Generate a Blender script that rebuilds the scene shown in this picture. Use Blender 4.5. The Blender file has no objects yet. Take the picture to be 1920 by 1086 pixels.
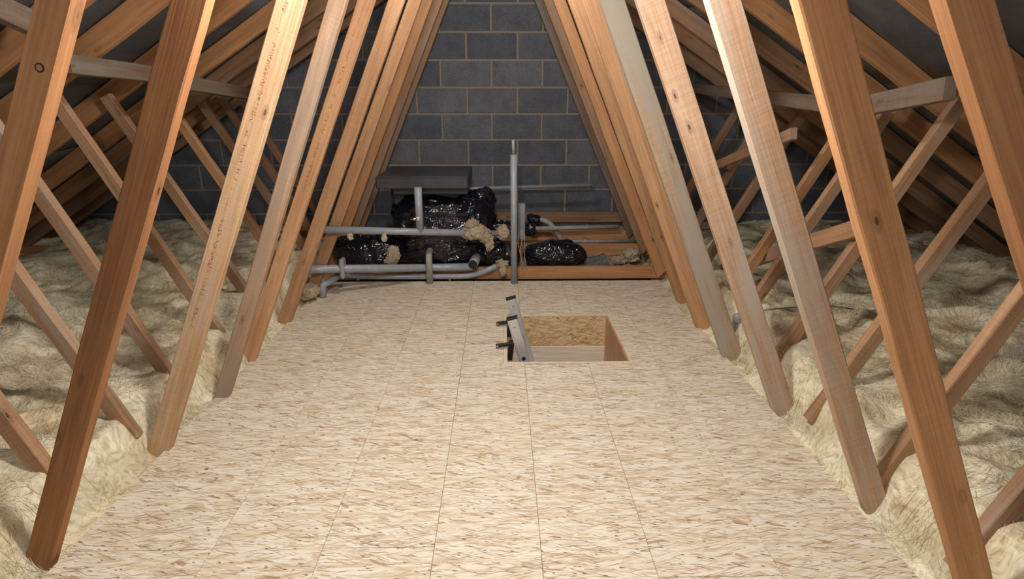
import bpy, bmesh, math, random
import numpy as np
from mathutils import Vector, Matrix

# ------------------------------------------------------------------ camera, world, light, exposure
SC = bpy.context.scene
COL = SC.collection
CAM = Vector((0.067, 0.0, 1.30))
RGT = Vector((0.99984546, -0.01758009, 0.0))
UPV = Vector((0.00551757, 0.31380459, 0.94947155))
FWD = Vector((0.01669179, 0.94932482, -0.3138531))
FPX = 1080.0
cd = bpy.data.cameras.new('camera'); cd.sensor_width = 36; cd.lens = FPX / 1920 * 36
cd.clip_start = 0.02; cd.clip_end = 60
co = bpy.data.objects.new('camera', cd); COL.objects.link(co)
M = Matrix.Identity(4)
for i in range(3):
    M[i][0] = RGT[i]; M[i][1] = UPV[i]; M[i][2] = -FWD[i]; M[i][3] = CAM[i]
co.matrix_world = M
SC.camera = co

w = bpy.data.worlds.new('world'); SC.world = w; w.use_nodes = True
w.node_tree.nodes['Background'].inputs[0].default_value = (0.92, 0.95, 1.0, 1)
w.node_tree.nodes['Background'].inputs[1].default_value = 0.16

def lamp(name, kind, loc, energy, color, size, rot=None):
    l = bpy.data.lights.new(name, kind); l.energy = energy; l.color = color
    if kind == 'AREA':
        l.shape = 'DISK'; l.size = size
    else:
        l.shadow_soft_size = size
    o = bpy.data.objects.new(name, l); COL.objects.link(o); o.location = loc
    if rot: o.rotation_euler = rot
    return o
lamp('bulb_over_the_boards', 'POINT', (-0.03, 1.36, 1.72), 38, (1.0, 0.965, 0.92), 0.07)
lamp('added_ridge_fill', 'POINT', (0.03, 3.05, 2.22), 21, (1.0, 0.965, 0.92), 0.07)  # added fill that brightens the tank and far wall, not a known lamp
lamp('added_fill_behind_camera', 'POINT', (0.0, -0.70, 1.95), 17, (1.0, 0.965, 0.92), 0.20)  # unseen fill light, added to lift the faces turned to the camera
vs = SC.view_settings
vs.view_transform = 'Standard'; vs.look = 'None'; vs.gamma = 1.0; vs.use_curve_mapping = False
vs.exposure = 1.28
SC.cycles.max_bounces = 6; SC.cycles.diffuse_bounces = 4; SC.cycles.glossy_bounces = 3

# ------------------------------------------------------------------ helpers
random.seed(7); RNG = np.random.default_rng(11)
def at(px, py, Y):
    """photograph direction -> the point where that line of sight reaches depth Y"""
    r = RGT * (px - 960) + UPV * (543 - py) + FWD * FPX
    return CAM + r * (Y / r.y)

def _hash(ix, iy, iz, seed):
    h = (ix.astype(np.int64) * 374761393 + iy.astype(np.int64) * 668265263 + iz.astype(np.int64) * 2147483647 + seed * 1274126177) & 0xffffffff
    h = ((h ^ (h >> 13)) * 1274126177) & 0xffffffff
    h = h ^ (h >> 16)
    return (h & 0xffff) / 65535.0
def vnoise(p, seed=0):
    p = np.asarray(p, float); i = np.floor(p).astype(int); f = p - i
    u = f * f * f * (f * (f * 6 - 15) + 10)
    out = 0
    for dx in (0, 1):
        for dy in (0, 1):
            for dz in (0, 1):
                wt = (u[..., 0] if dx else 1 - u[..., 0]) * (u[..., 1] if dy else 1 - u[..., 1]) * (u[..., 2] if dz else 1 - u[..., 2])
                out = out + wt * _hash(i[..., 0] + dx, i[..., 1] + dy, i[..., 2] + dz, seed)
    return out * 2 - 1
def fbm(p, octv=4, seed=0):
    a = 1.0; s = 0; p = np.asarray(p, float)
    for k in range(octv):
        s = s + a * vnoise(p * (2 ** k) + 17.3 * k, seed + k); a *= 0.5
    return s

def tag(o, label=None, cat=None, group=None, kind=None):
    if label: o['label'] = label
    if cat: o['category'] = cat
    if group: o['group'] = group
    if kind: o['kind'] = kind
    return o
def empty(name, loc):
    o = bpy.data.objects.new(name, None); COL.objects.link(o); o.location = loc; o.empty_display_size = 0.1
    return o
def link(name, me, mat, parent=None, loc=(0, 0, 0), rot=None):
    """loc is in world space; parents are never rotated or scaled"""
    o = bpy.data.objects.new(name, me); COL.objects.link(o)
    if mat is not None and not me.materials: me.materials.append(mat)
    l = Vector(loc)
    if parent is not None:
        o.parent = parent; l = l - wloc(parent)
    o.location = l
    if rot is not None: o.rotation_euler = rot
    return o
def wloc(o):
    l = Vector(o.location)
    while o.parent: o = o.parent; l = l + Vector(o.location)
    return l
def mesh(verts, faces, smooth=False):
    me = bpy.data.meshes.new('m'); me.from_pydata([tuple(v) for v in verts], [], faces); me.update()
    if smooth: me.polygons.foreach_set('use_smooth', [True] * len(me.polygons))
    return me
def box_mesh(sx, sy, sz, bev=0.0, seg=1):
    bm = bmesh.new(); bmesh.ops.create_cube(bm, size=1)
    for v in bm.verts: v.co = Vector((v.co.x * sx, v.co.y * sy, v.co.z * sz))
    if bev > 0: bmesh.ops.bevel(bm, geom=bm.edges[:], offset=bev, segments=seg, affect='EDGES', profile=0.5)
    me = bpy.data.meshes.new('box'); bm.to_mesh(me); bm.free(); return me
def box(name, lo, hi, mat, parent=None, bev=0.003):
    lo, hi = Vector(lo), Vector(hi); s = hi - lo
    return link(name, box_mesh(s.x, s.y, s.z, bev), mat, parent, (lo + hi) / 2)
def beam(name, p0, p1, wd, th, mat, parent=None, ydir=(0, 1, 0), jit=0.0012, ch=0.003, cut0=0.0, cut1=0.0, seed=None):
    """sawn timber from p0 to p1; thickness th along ydir, width wd across; local Z runs with the grain.
       cut0/cut1 slant the ends (shift of z per unit of local x)"""
    p0, p1 = Vector(p0), Vector(p1); d = p1 - p0; L = d.length; z = d.normalized()
    y = Vector(ydir); y = (y - z * y.dot(z)).normalized(); x = y.cross(z)
    rnd = random.Random(seed if seed is not None else name + str(tuple(round(c, 3) for c in p0)))
    n = max(4, int(L / 0.14)); hw, ht = wd / 2, th / 2
    ring = [(-hw + ch, -ht), (hw - ch, -ht), (hw, -ht + ch), (hw, ht - ch), (hw - ch, ht), (-hw + ch, ht), (-hw, ht - ch), (-hw, -ht + ch)]
    V = []; F = []
    for i in range(n + 1):
        t = i / n; jx, jy = rnd.uniform(-jit, jit), rnd.uniform(-jit, jit) * 0.5
        for (a, b) in ring:
            zz = -L / 2 + t * L + a * (cut0 * (1 - t) + cut1 * t)
            V.append((a + jx + rnd.uniform(-jit, jit) * 0.5, b + jy, zz))
    for i in range(n):
        for k in range(8):
            a = i * 8 + k; b = i * 8 + (k + 1) % 8
            F.append((a, b, b + 8, a + 8))
    F.append(tuple(range(7, -1, -1))); F.append(tuple(n * 8 + k for k in range(8)))
    R = Matrix((x, y, z)).transposed()
    o = link(name, mesh(V, F), mat, parent, (p0 + p1) / 2, R.to_euler())
    return o
def tube_mesh(pts, rad, n=18, cap=True):
    pts = [Vector(p) for p in pts]; m = len(pts)
    rads = rad if isinstance(rad, (list, tuple)) else [rad] * m
    V = []; F = []; prev = None
    for i, p in enumerate(pts):
        t = (pts[min(i + 1, m - 1)] - pts[max(i - 1, 0)]).normalized()
        if prev is None:
            a = Vector((0, 0, 1)) if abs(t.z) < 0.9 else Vector((1, 0, 0))
            u = t.cross(a).normalized()
        else:
            u = (prev - t * prev.dot(t)).normalized()
        prev = u; v = t.cross(u)
        for k in range(n):
            an = 2 * math.pi * k / n
            V.append(p + (u * math.cos(an) + v * math.sin(an)) * rads[i])
    for i in range(m - 1):
        for k in range(n):
            a = i * n + k; b = i * n + (k + 1) % n
            F.append((a, b, b + n, a + n))
    if cap:
        F.append(tuple(range(n - 1, -1, -1))); F.append(tuple((m - 1) * n + k for k in range(n)))
    return V, F
def bent(pts, r, seg=7):
    """polyline with its corners rounded to radius r"""
    pts = [Vector(p) for p in pts]; out = [pts[0]]
    for a, b, c in zip(pts, pts[1:], pts[2:]):
        d1 = (a - b); d2 = (c - b); k = min(r, d1.length * 0.49, d2.length * 0.49)
        s = b + d1.normalized() * k; e = b + d2.normalized() * k
        for i in range(seg + 1):
            t = i / seg
            out.append(s * (1 - t) ** 2 + b * 2 * t * (1 - t) + e * t * t)
    out.append(pts[-1]); return out
def tube(name, pts, rad, mat, parent=None, n=18, smooth=True, cap=True):
    o0 = Vector(pts[0]); V, F = tube_mesh([Vector(p) - o0 for p in pts], rad, n, cap)
    me = mesh(V, F, smooth)
    if cap:
        for p in me.polygons[-2:]: p.use_smooth = False
    return link(name, me, mat, parent, o0)
def collar(name, p, d, r, length, mat, parent):
    """socket ring around a pipe: a short lathe with a lip at each end"""
    p, d = Vector(p), Vector(d).normalized(); h = length / 2
    prof = [(-h, r * 0.90), (-h, r * 1.0), (-h * 0.55, r * 1.0), (-h * 0.5, r * 0.965), (h * 0.5, r * 0.965), (h * 0.55, r * 1.0), (h, r * 1.0), (h, r * 0.90)]
    V, F = tube_mesh([d * a for a, _ in prof], [b for _, b in prof], 20)
    return link(name, mesh(V, F), mat, parent, p)
def blob(name, c, size, mat, parent=None, power=2.6, wr=0.03, freq=6.0, seed=0, res=(72, 44), ridged=True, flat=0.0, aniso=(1, 1, 1), smooth=True):
    """a lumpy, creased soft body; flat > 0 squashes what lies under it"""
    nu, nv = res
    u = np.linspace(0, 2 * np.pi, nu, endpoint=False); v = np.linspace(-np.pi / 2, np.pi / 2, nv)
    U, Vv = np.meshgrid(u, v)
    e = 2.0 / power
    def sp(a, k): return np.sign(a) * np.abs(a) ** k
    X = sp(np.cos(Vv), e) * sp(np.cos(U), e); Y = sp(np.cos(Vv), e) * sp(np.sin(U), e); Z = sp(np.sin(Vv), e)
    P = np.stack([X * size[0], Y * size[1], Z * size[2]], -1)
    N = np.stack([X / size[0], Y / size[1], Z / size[2]], -1); N /= np.linalg.norm(N, axis=-1, keepdims=True) + 1e-9
    q = P * freq * np.array(aniso) + seed * 3.7
    a = fbm(q * 0.5, 3, seed) * 0.8
    if ridged:
        b = 1 - np.abs(fbm(q + 0.6 * np.stack([a, a, a], -1), 4, seed + 9)) * 1.6
        dsp = a * 0.9 + np.clip(b, 0, 1) ** 3 * 1.0 - 0.4
    else:
        dsp = a + fbm(q * 1.7, 4, seed + 5) * 0.8
    P = P + N * (dsp * wr)[..., None]
    if flat: P[..., 2] = np.maximum(P[..., 2], -size[2] * (1 - flat))
    V = P.reshape(-1, 3); F = []
    for j in range(nv - 1):
        for i in range(nu):
            a0 = j * nu + i; b0 = j * nu + (i + 1) % nu
            F.append((a0, b0, b0 + nu, a0 + nu))
    F.append(tuple(range(nu - 1, -1, -1))); F.append(tuple((nv - 1) * nu + k for k in range(nu)))
    return link(name, mesh(V, F, smooth), mat, parent, c)

# ------------------------------------------------------------------ materials
class NT:
    def __init__(s, name, rough=0.6, spec=0.5, metal=0.0):
        s.m = bpy.data.materials.new(name); s.m.use_nodes = True
        s.t = s.m.node_tree; s.b = s.t.nodes['Principled BSDF']
        s.b.inputs['Roughness'].default_value = rough
        s.b.inputs['Specular IOR Level'].default_value = spec
        s.b.inputs['Metallic'].default_value = metal
    def n(s, typ, **kw):
        nd = s.t.nodes.new(typ)
        for k, v in kw.items():
            if k.startswith('i_'):
                nm = k[2:].replace('_', ' ')
                nd.inputs[int(nm) if nm.isdigit() else nm].default_value = v
            else: setattr(nd, k, v)
        return nd
    def l(s, a, b): s.t.links.new(a, b)
    def coord(s, scale=(1, 1, 1), rot=(0, 0, 0), kind='Object', rnd=0.0, seed=0.0, src=None):
        if src is None:
            tc = s.n('ShaderNodeTexCoord').outputs[kind]
        else: tc = src
        if rnd:
            oi = s.n('ShaderNodeObjectInfo')
            cm = s.n('ShaderNodeVectorMath', operation='SCALE'); cm.inputs[0].default_value = (1.3, 2.1, 3.7)
            mu = s.n('ShaderNodeMath', operation='MULTIPLY'); s.l(oi.outputs['Random'], mu.inputs[0]); mu.inputs[1].default_value = rnd
            s.l(mu.outputs[0], cm.inputs['Scale'])
            ad = s.n('ShaderNodeVectorMath', operation='ADD'); s.l(tc, ad.inputs[0]); s.l(cm.outputs[0], ad.inputs[1]); tc = ad.outputs[0]
        mp = s.n('ShaderNodeMapping'); s.l(tc, mp.inputs[0])
        mp.inputs['Location'].default_value = (seed * 1.7, seed * 0.9, seed * 2.3)
        mp.inputs['Rotation'].default_value = rot; mp.inputs['Scale'].default_value = scale
        return mp.outputs[0]
    def noise(s, vec, scale=1.0, detail=4.0, rough=0.55, dist=0.0):
        nd = s.n('ShaderNodeTexNoise'); s.l(vec, nd.inputs['Vector'])
        nd.inputs['Scale'].default_value = scale; nd.inputs['Detail'].default_value = detail
        nd.inputs['Roughness'].default_value = rough; nd.inputs['Distortion'].default_value = dist
        return nd
    def ramp(s, fac, stops, interp='LINEAR'):
        r = s.n('ShaderNodeValToRGB'); r.color_ramp.interpolation = interp; e = r.color_ramp.elements
        while len(e) < len(stops): e.new(0.5)
        for el, (p, c) in zip(e, stops):
            el.position = p; el.color = (*c, 1) if len(c) == 3 else c
        s.l(fac, r.inputs[0]); return r.outputs[0]
    def mix(s, fac, a, b, mode='MIX'):
        m = s.n('ShaderNodeMix', data_type='RGBA', blend_type=mode)
        if isinstance(fac, float): m.inputs[0].default_value = fac
        else: s.l(fac, m.inputs[0])
        for sock, v in ((m.inputs[6], a), (m.inputs[7], b)):
            if isinstance(v, tuple): sock.default_value = (*v, 1)
            else: s.l(v, sock)
        return m.outputs[2]
    def math(s, op, a, b=0.0, clamp=False):
        m = s.n('ShaderNodeMath', operation=op, use_clamp=clamp)
        for sock, v in ((m.inputs[0], a), (m.inputs[1], b)):
            if isinstance(v, (int, float)): sock.default_value = v
            else: s.l(v, sock)
        return m.outputs[0]
    def bump(s, h, strength=0.3, dist=0.01):
        b = s.n('ShaderNodeBump'); b.inputs['Strength'].default_value = strength; b.inputs['Distance'].default_value = dist
        s.l(h, b.inputs['Height']); s.l(b.outputs[0], s.b.inputs['Normal'])
    def col(s, c):
        if isinstance(c, tuple): s.b.inputs['Base Color'].default_value = (*c, 1)
        else: s.l(c, s.b.inputs['Base Color'])
K01 = [(0.0, (0, 0, 0)), (1.0, (1, 1, 1))]
def wood(name, light, dark, grey=None, greyamt=0.0, rough=0.62, knots=True, sawn=0.25):
    t = NT(name, rough, 0.3)
    base = t.coord((1, 1, 1), rnd=9.0)
    g1 = t.noise(t.coord((26, 26, 1.3), src=base), 1.0, 3, 0.6, 0.6).outputs[0]
    c = t.mix(t.ramp(g1, [(0.28, (0.15, 0.15, 0.15)), (0.66, (1, 1, 1))]), dark, light)
    fine = t.noise(t.coord((210, 210, 5), src=base), 1.0, 2, 0.6).outputs[0]
    c = t.mix(t.ramp(fine, [(0.35, (0.74, 0.70, 0.66)), (0.60, (1, 1, 1))]), (0.0, 0.0, 0.0), c) if False else t.mix(0.75, c, t.ramp(fine, [(0.30, (0.74, 0.70, 0.67)), (0.60, (1.04, 1.04, 1.04))]), 'MULTIPLY')
    saw = t.noise(t.coord((9, 9, 260), src=base), 1.0, 1, 0.5).outputs[0]
    c = t.mix(sawn, c, t.ramp(saw, [(0.35, (0.70, 0.68, 0.66)), (0.62, (1.08, 1.08, 1.08))]), 'MULTIPLY')
    big = t.noise(t.coord((3.5, 3.5, 1.1), src=base), 1.0, 2, 0.5).outputs[0]
    c = t.mix(0.6, c, t.ramp(big, [(0.3, (0.78, 0.76, 0.74)), (0.7, (1.1, 1.1, 1.1))]), 'MULTIPLY')
    if grey:
        gm = t.noise(t.coord((14, 14, 1.4), src=base, seed=3), 1.0, 4, 0.62).outputs[0]
        lo = 0.62 - greyamt * 0.34
        c = t.mix(t.ramp(gm, [(lo, (0, 0, 0)), (lo + 0.2, (0.85, 0.85, 0.85))]), c, grey)
    if knots:
        vo = t.n('ShaderNodeTexVoronoi'); t.l(t.coord((11, 11, 4.0), src=base, seed=5), vo.inputs['Vector']); vo.inputs['Scale'].default_value = 1.0
        k = t.ramp(vo.outputs['Distance'], [(0.035, (1, 1, 1)), (0.055, (0.25, 0.25, 0.25)), (0.085, (0.38, 0.38, 0.38)), (0.13, (0, 0, 0))])
        c = t.mix(k, c, tuple(x * 0.28 for x in dark))
    hs = t.n('ShaderNodeHueSaturation'); hs.inputs['Saturation'].default_value = 0.95; hs.inputs['Hue'].default_value = 0.503; hs.inputs['Value'].default_value = 1.03; t.l(c, hs.inputs['Color']); c = hs.outputs[0]
    t.col(c)
    t.bump(fine, 0.35, 0.0015)
    return t.m
W_RED = wood('red_brown_softwood', (0.41, 0.175, 0.062), (0.25, 0.092, 0.031), sawn=0.12)
W_ORG = wood('orange_softwood', (0.56, 0.27, 0.11), (0.37, 0.155, 0.06), sawn=0.15)
W_PALE = wood('pale_softwood', (0.66, 0.43, 0.25), (0.47, 0.25, 0.12), (0.42, 0.36, 0.30), 0.15)
W_GREYB = wood('grey_brown_softwood', (0.48, 0.30, 0.19), (0.30, 0.175, 0.105), (0.29, 0.235, 0.185), 0.42, sawn=0.4)
W_PEACH = wood('peach_softwood', (0.63, 0.34, 0.165), (0.45, 0.21, 0.09), sawn=0.15)
W_PINE = wood('pine_softwood', (0.52, 0.27, 0.125), (0.32, 0.15, 0.062), (0.33, 0.25, 0.18), 0.12)
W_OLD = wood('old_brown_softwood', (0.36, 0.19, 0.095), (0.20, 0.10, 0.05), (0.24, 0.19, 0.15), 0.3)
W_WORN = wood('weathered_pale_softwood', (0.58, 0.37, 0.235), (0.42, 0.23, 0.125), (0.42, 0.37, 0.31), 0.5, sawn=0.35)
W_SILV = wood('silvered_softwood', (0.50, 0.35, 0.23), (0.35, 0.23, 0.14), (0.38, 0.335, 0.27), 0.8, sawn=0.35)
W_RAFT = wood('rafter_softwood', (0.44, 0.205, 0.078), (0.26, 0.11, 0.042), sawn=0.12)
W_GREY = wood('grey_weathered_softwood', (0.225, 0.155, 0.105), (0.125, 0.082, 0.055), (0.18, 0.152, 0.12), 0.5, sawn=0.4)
W_STRUT = wood('strut_softwood', (0.47, 0.265, 0.14), (0.30, 0.15, 0.075), (0.34, 0.29, 0.24), 0.35, sawn=0.35)
W_WHITE = wood('planed_pale_wood', (0.82, 0.70, 0.54), (0.70, 0.55, 0.38), knots=False, sawn=0.05)

def osb(name, tones, rnd=31.0, vertical=False, dark=0.78, spread=1.0):
    t = NT(name, 0.72, 0.25)
    base = t.coord((1, 1, 1), rnd=rnd)
    if vertical: base = t.coord((1, 1, 1), (math.radians(90), 0, 0), src=base)
    wob = t.noise(t.coord((18, 30, 18), src=base), 1.0, 3, 0.6)
    sub = t.n('ShaderNodeVectorMath', operation='SUBTRACT'); t.l(wob.outputs['Color'], sub.inputs[0]); sub.inputs[1].default_value = (0.5, 0.5, 0.5)
    sca = t.n('ShaderNodeVectorMath', operation='SCALE'); t.l(sub.outputs[0], sca.inputs[0]); sca.inputs['Scale'].default_value = 0.012
    add = t.n('ShaderNodeVectorMath', operation='ADD'); t.l(base, add.inputs[0]); t.l(sca.outputs[0], add.inputs[1]); wb = add.outputs[0]
    def layer(long, short, ang, seed):
        v = t.coord((1, 1, 1), (0, 0, math.radians(ang)), src=wb, seed=seed)
        v = t.coord((1 / long, 1 / short, 0.01), src=v)
        vo = t.n('ShaderNodeTexVoronoi', voronoi_dimensions='2D'); t.l(v, vo.inputs['Vector']); vo.inputs['Scale'].default_value = 1.0
        sp = t.n('ShaderNodeSeparateColor'); t.l(vo.outputs['Color'], sp.inputs[0])
        st = t.noise(t.coord((0.5, 9, 1), src=v), 1.0, 2, 0.6).outputs[0]
        return sp.outputs[0], sp.outputs[1], vo.outputs['Distance'], st
    c = None; hgt = None
    for i, (lg, sh, an, keep) in enumerate([(0.10, 0.009, 3, 1.0), (0.15, 0.012, -9, 0.40), (0.12, 0.010, 12, 0.36), (0.06, 0.014, 36, 0.06), (0.055, 0.013, -46, 0.05), (0.17, 0.009, -3, 0.30)]):
        a, b, d, st = layer(lg, sh, an * spread, i * 3.1 + 1)
        f = t.math('ADD', t.math('MULTIPLY', b, 0.80), t.math('MULTIPLY', t.math('SUBTRACT', st, 0.5), 0.7))
        ci = t.ramp(f, tones)
        if c is None: c = ci; hgt = f
        else:
            mk = t.math('LESS_THAN', a, keep)
            c = t.mix(mk, c, ci)
    # odd dark strands, then thin dark slivers among the strands
    a, b, d, st = layer(0.045, 0.010, 22, 61)
    c = t.mix(t.math('MULTIPLY', t.math('LESS_THAN', a, 0.012), 0.75), c, (0.40, 0.24, 0.13))
    for an, sd, th in ((4, 21, 0.20), (-16, 27, 0.15), (22, 33, 0.10)):
        a, b, d, st = layer(0.045, 0.0026, an, sd)
        mk = t.math('LESS_THAN', a, th)
        c = t.mix(t.math('MULTIPLY', mk, t.math('MULTIPLY', b, dark)), c, (0.33, 0.19, 0.095))
    a, b, d, st = layer(0.012, 0.0030, 10, 51)
    c = t.mix(t.math('MULTIPLY', t.math('LESS_THAN', a, 0.022), 0.8), c, (0.14, 0.08, 0.045))
    t.col(c); t.bump(hgt, 0.25, 0.0012)
    return t.m
T_FLOOR = [(0.0, (0.79, 0.705, 0.56)), (0.25, (0.83, 0.765, 0.64)), (0.50, (0.755, 0.655, 0.495)), (0.74, (0.69, 0.565, 0.395)), (0.97, (0.58, 0.43, 0.27))]
T_LINE = [(0.0, (0.80, 0.60, 0.36)), (0.30, (0.75, 0.54, 0.30)), (0.55, (0.66, 0.44, 0.22)), (0.75, (0.54, 0.33, 0.15)), (0.92, (0.30, 0.16, 0.07))]
OSB = osb('oriented_strand_board', T_FLOOR)
OSBV = osb('oriented_strand_board_lining', T_LINE, vertical=True, spread=4.0)

t = NT('concrete_block', 0.9, 0.2)
b0 = t.coord((1, 1, 1), rnd=13)
n1 = t.noise(t.coord((90, 90, 90), src=b0), 1, 5, 0.7).outputs[0]
n2 = t.noise(t.coord((7, 7, 7), src=b0), 1, 4, 0.6).outputs[0]
oi = t.n('ShaderNodeObjectInfo')
c = t.mix(t.ramp(n1, [(0.35, (0, 0, 0)), (0.65, (1, 1, 1))]), (0.100, 0.107, 0.124), (0.168, 0.176, 0.197))
c = t.mix(0.8, c, t.ramp(n2, [(0.3, (0.75, 0.75, 0.76)), (0.7, (1.2, 1.2, 1.18))]), 'MULTIPLY')
c = t.mix(0.7, c, t.ramp(oi.outputs['Random'], [(0, (0.75, 0.76, 0.80)), (1, (1.25, 1.22, 1.2))]), 'MULTIPLY')
t.col(c); t.bump(n1, 0.4, 0.003); BLOCK = t.m
t = NT('mortar', 0.95, 0.1)
n1 = t.noise(t.coord((60, 60, 60)), 1, 5, 0.65).outputs[0]
t.col(t.ramp(n1, [(0.3, (0.24, 0.198, 0.155)), (0.7, (0.37, 0.31, 0.245))])); t.bump(n1, 0.5, 0.004); MORTAR = t.m
t = NT('roofing_felt', 0.55, 0.35)
n1 = t.noise(t.coord((5, 3, 5)), 1, 5, 0.6).outputs[0]
n2 = t.noise(t.coord((120, 120, 120)), 1, 3, 0.6).outputs[0]
t.col(t.mix(0.5, t.ramp(n1, [(0.3, (0.050, 0.054, 0.059)), (0.7, (0.092, 0.097, 0.103))]), t.ramp(n2, [(0.35, (0.6, 0.6, 0.6)), (0.65, (1.2, 1.2, 1.2))]), 'MULTIPLY'))
t.bump(n2, 0.2, 0.002); FELT = t.m

def wool(name, light, mid, dark):
    t = NT(name, 0.85, 0.2)
    wv = t.noise(t.coord((3.2, 3.2, 3.2)), 1, 2, 0.5)
    s1 = t.n('ShaderNodeVectorMath', operation='SCALE'); t.l(wv.outputs['Color'], s1.inputs[0]); s1.inputs['Scale'].default_value = 0.42
    ad = t.n('ShaderNodeVectorMath', operation='ADD'); t.l(t.n('ShaderNodeTexCoord').outputs['Object'], ad.inputs[0]); t.l(s1.outputs[0], ad.inputs[1])
    fib = t.noise(t.coord((9, 95, 40), (0, 0, 0.5), src=ad.outputs[0]), 1, 3, 0.6).outputs[0]
    fib2 = t.noise(t.coord((120, 10, 40), (0, 0, 0.3), src=ad.outputs[0]), 1, 3, 0.6).outputs[0]
    big = t.noise(t.coord((4.5, 4.5, 4.5)), 1, 3, 0.6).outputs[0]
    c = t.ramp(big, [(0.30, dark), (0.46, mid), (0.62, light)])
    f = t.math('MULTIPLY', t.math('ADD', fib, fib2), 0.5)
    c = t.mix(0.75, c, t.ramp(f, [(0.36, (0.56, 0.50, 0.40)), (0.50, (0.98, 0.97, 0.94)), (0.60, (1.22, 1.22, 1.20))]), 'MULTIPLY')
    t.col(c); t.bump(f, 0.7, 0.012)
    return t.m
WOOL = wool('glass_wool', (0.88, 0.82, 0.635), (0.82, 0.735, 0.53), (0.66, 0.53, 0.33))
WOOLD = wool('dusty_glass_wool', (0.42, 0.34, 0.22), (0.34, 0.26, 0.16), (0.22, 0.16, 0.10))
TUFT = wool('tan_wool_felt', (0.47, 0.385, 0.29), (0.38, 0.30, 0.215), (0.26, 0.195, 0.13))

t = NT('grey_plastic_pipe', 0.32, 0.5)
n1 = t.noise(t.coord((22, 22, 22)), 1, 5, 0.65).outputs[0]
t.col(t.ramp(n1, [(0.3, (0.255, 0.275, 0.305)), (0.7, (0.335, 0.355, 0.385))])); PIPE = t.m
t = NT('dusty_plastic_pipe', 0.5, 0.4)
n1 = t.noise(t.coord((25, 25, 25)), 1, 5, 0.65).outputs[0]
t.col(t.ramp(n1, [(0.35, (0.27, 0.255, 0.23)), (0.65, (0.40, 0.37, 0.33))])); PIPED = t.m
t = NT('dark_rubber', 0.6, 0.3); t.col((0.02, 0.021, 0.024)); RUBBER = t.m
t = NT('black_polythene', 0.10, 0.65)
w1 = t.noise(t.coord((5, 5, 9)), 1, 2, 0.5, 1.8).outputs[0]
w2 = t.noise(t.coord((19, 15, 30)), 1, 2, 0.5, 1.5).outputs[0]
rid = t.math('ABSOLUTE', t.math('SUBTRACT', w1, 0.5)); rid2 = t.math('ABSOLUTE', t.math('SUBTRACT', w2, 0.5))
t.col((0.006, 0.007, 0.012)); t.bump(t.math('ADD', t.math('MULTIPLY', rid, 2.0), t.math('MULTIPLY', rid2, 0.55)), 0.45, 0.03); POLY = t.m
t = NT('dark_grey_tank_plastic', 0.42, 0.45)
n1 = t.noise(t.coord((6, 6, 6)), 1, 4, 0.6).outputs[0]
t.col(t.ramp(n1, [(0.3, (0.030, 0.033, 0.037)), (0.7, (0.052, 0.055, 0.060))])); TANK = t.m
t = NT('aluminium', 0.42, 0.5, 0.45)
n1 = t.noise(t.coord((120, 120, 3)), 1, 3, 0.6).outputs[0]
t.col(t.ramp(n1, [(0.3, (0.52, 0.515, 0.515)), (0.7, (0.66, 0.655, 0.65))])); ALU = t.m
t = NT('black_plastic', 0.45, 0.4); t.col((0.016, 0.016, 0.018)); BLACK = t.m
t = NT('tan_tape', 0.7, 0.3)
n1 = t.noise(t.coord((60, 60, 60)), 1, 4, 0.6).outputs[0]
t.col(t.ramp(n1, [(0.3, (0.42, 0.33, 0.22)), (0.7, (0.58, 0.47, 0.34))])); TAPE = t.m
t = NT('brass', 0.3, 0.5, 1.0); t.col((0.62, 0.50, 0.30)); BRASS = t.m
t = NT('white_plastic', 0.5, 0.4); t.col((0.7, 0.69, 0.66)); WHITE = t.m
t = NT('stamp_ink', 0.8, 0.1); t.col((0.33, 0.17, 0.085)); INK = t.m
t = NT('dark_knot_wood', 0.7, 0.2); t.col((0.045, 0.018, 0.008)); KNOT = t.m
t = NT('galvanised_steel', 0.45, 0.5, 0.7); t.col((0.30, 0.31, 0.32)); GALV = t.m
t = NT('string', 0.85, 0.2); t.col((0.42, 0.37, 0.31)); STRING = t.m
t = NT('plasterboard', 0.9, 0.2); t.col((0.55, 0.54, 0.52)); PLASTER = t.m
t = NT('grey_paint_scrap', 0.75, 0.3)
n1 = t.noise(t.coord((30, 30, 30)), 1, 5, 0.7).outputs[0]
t.col(t.ramp(n1, [(0.35, (0.06, 0.065, 0.068)), (0.62, (0.15, 0.155, 0.155)), (0.75, (0.32, 0.31, 0.28))])); SCRAP = t.m

# ------------------------------------------------------------------ setting: floor
XE = 1.254; YF = 4.14; YN = -0.9
HX0, HX1, HY0, HY1 = 0.072, 0.742, 2.705, 3.42           # hatch opening
floor = empty('floor', (0, 0, 0)); tag(floor, 'pale oriented strand board floor laid down the middle of the loft', kind='structure')
cols = [-XE, -0.82, -0.485, -0.145, 0.18, 0.51, 0.868, XE]
joints = [[0.2, 1.43, 2.36, 3.30], [0.75, 1.976, 2.26, 3.22], [0.2, 1.43, 1.976, 2.90, 3.62], [0.0, 1.20, 2.36, 3.52], [0.5, 1.71, 2.70, 3.42], [0.1, 1.30, 2.43, 3.42], [0.4, 1.61, 2.07, 3.12]]
def minus_hatch(r):
    x0, x1, y0, y1 = r
    if x1 <= HX0 or x0 >= HX1 or y1 <= HY0 or y0 >= HY1: return [r]
    out = []
    if y0 < HY0: out.append((x0, x1, y0, HY0))
    if y1 > HY1: out.append((x0, x1, HY1, y1))
    a, b = max(y0, HY0), min(y1, HY1)
    if x0 < HX0: out.append((x0, HX0, a, b))
    if x1 > HX1: out.append((HX1, x1, a, b))
    return out
g = 0.0006
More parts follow.
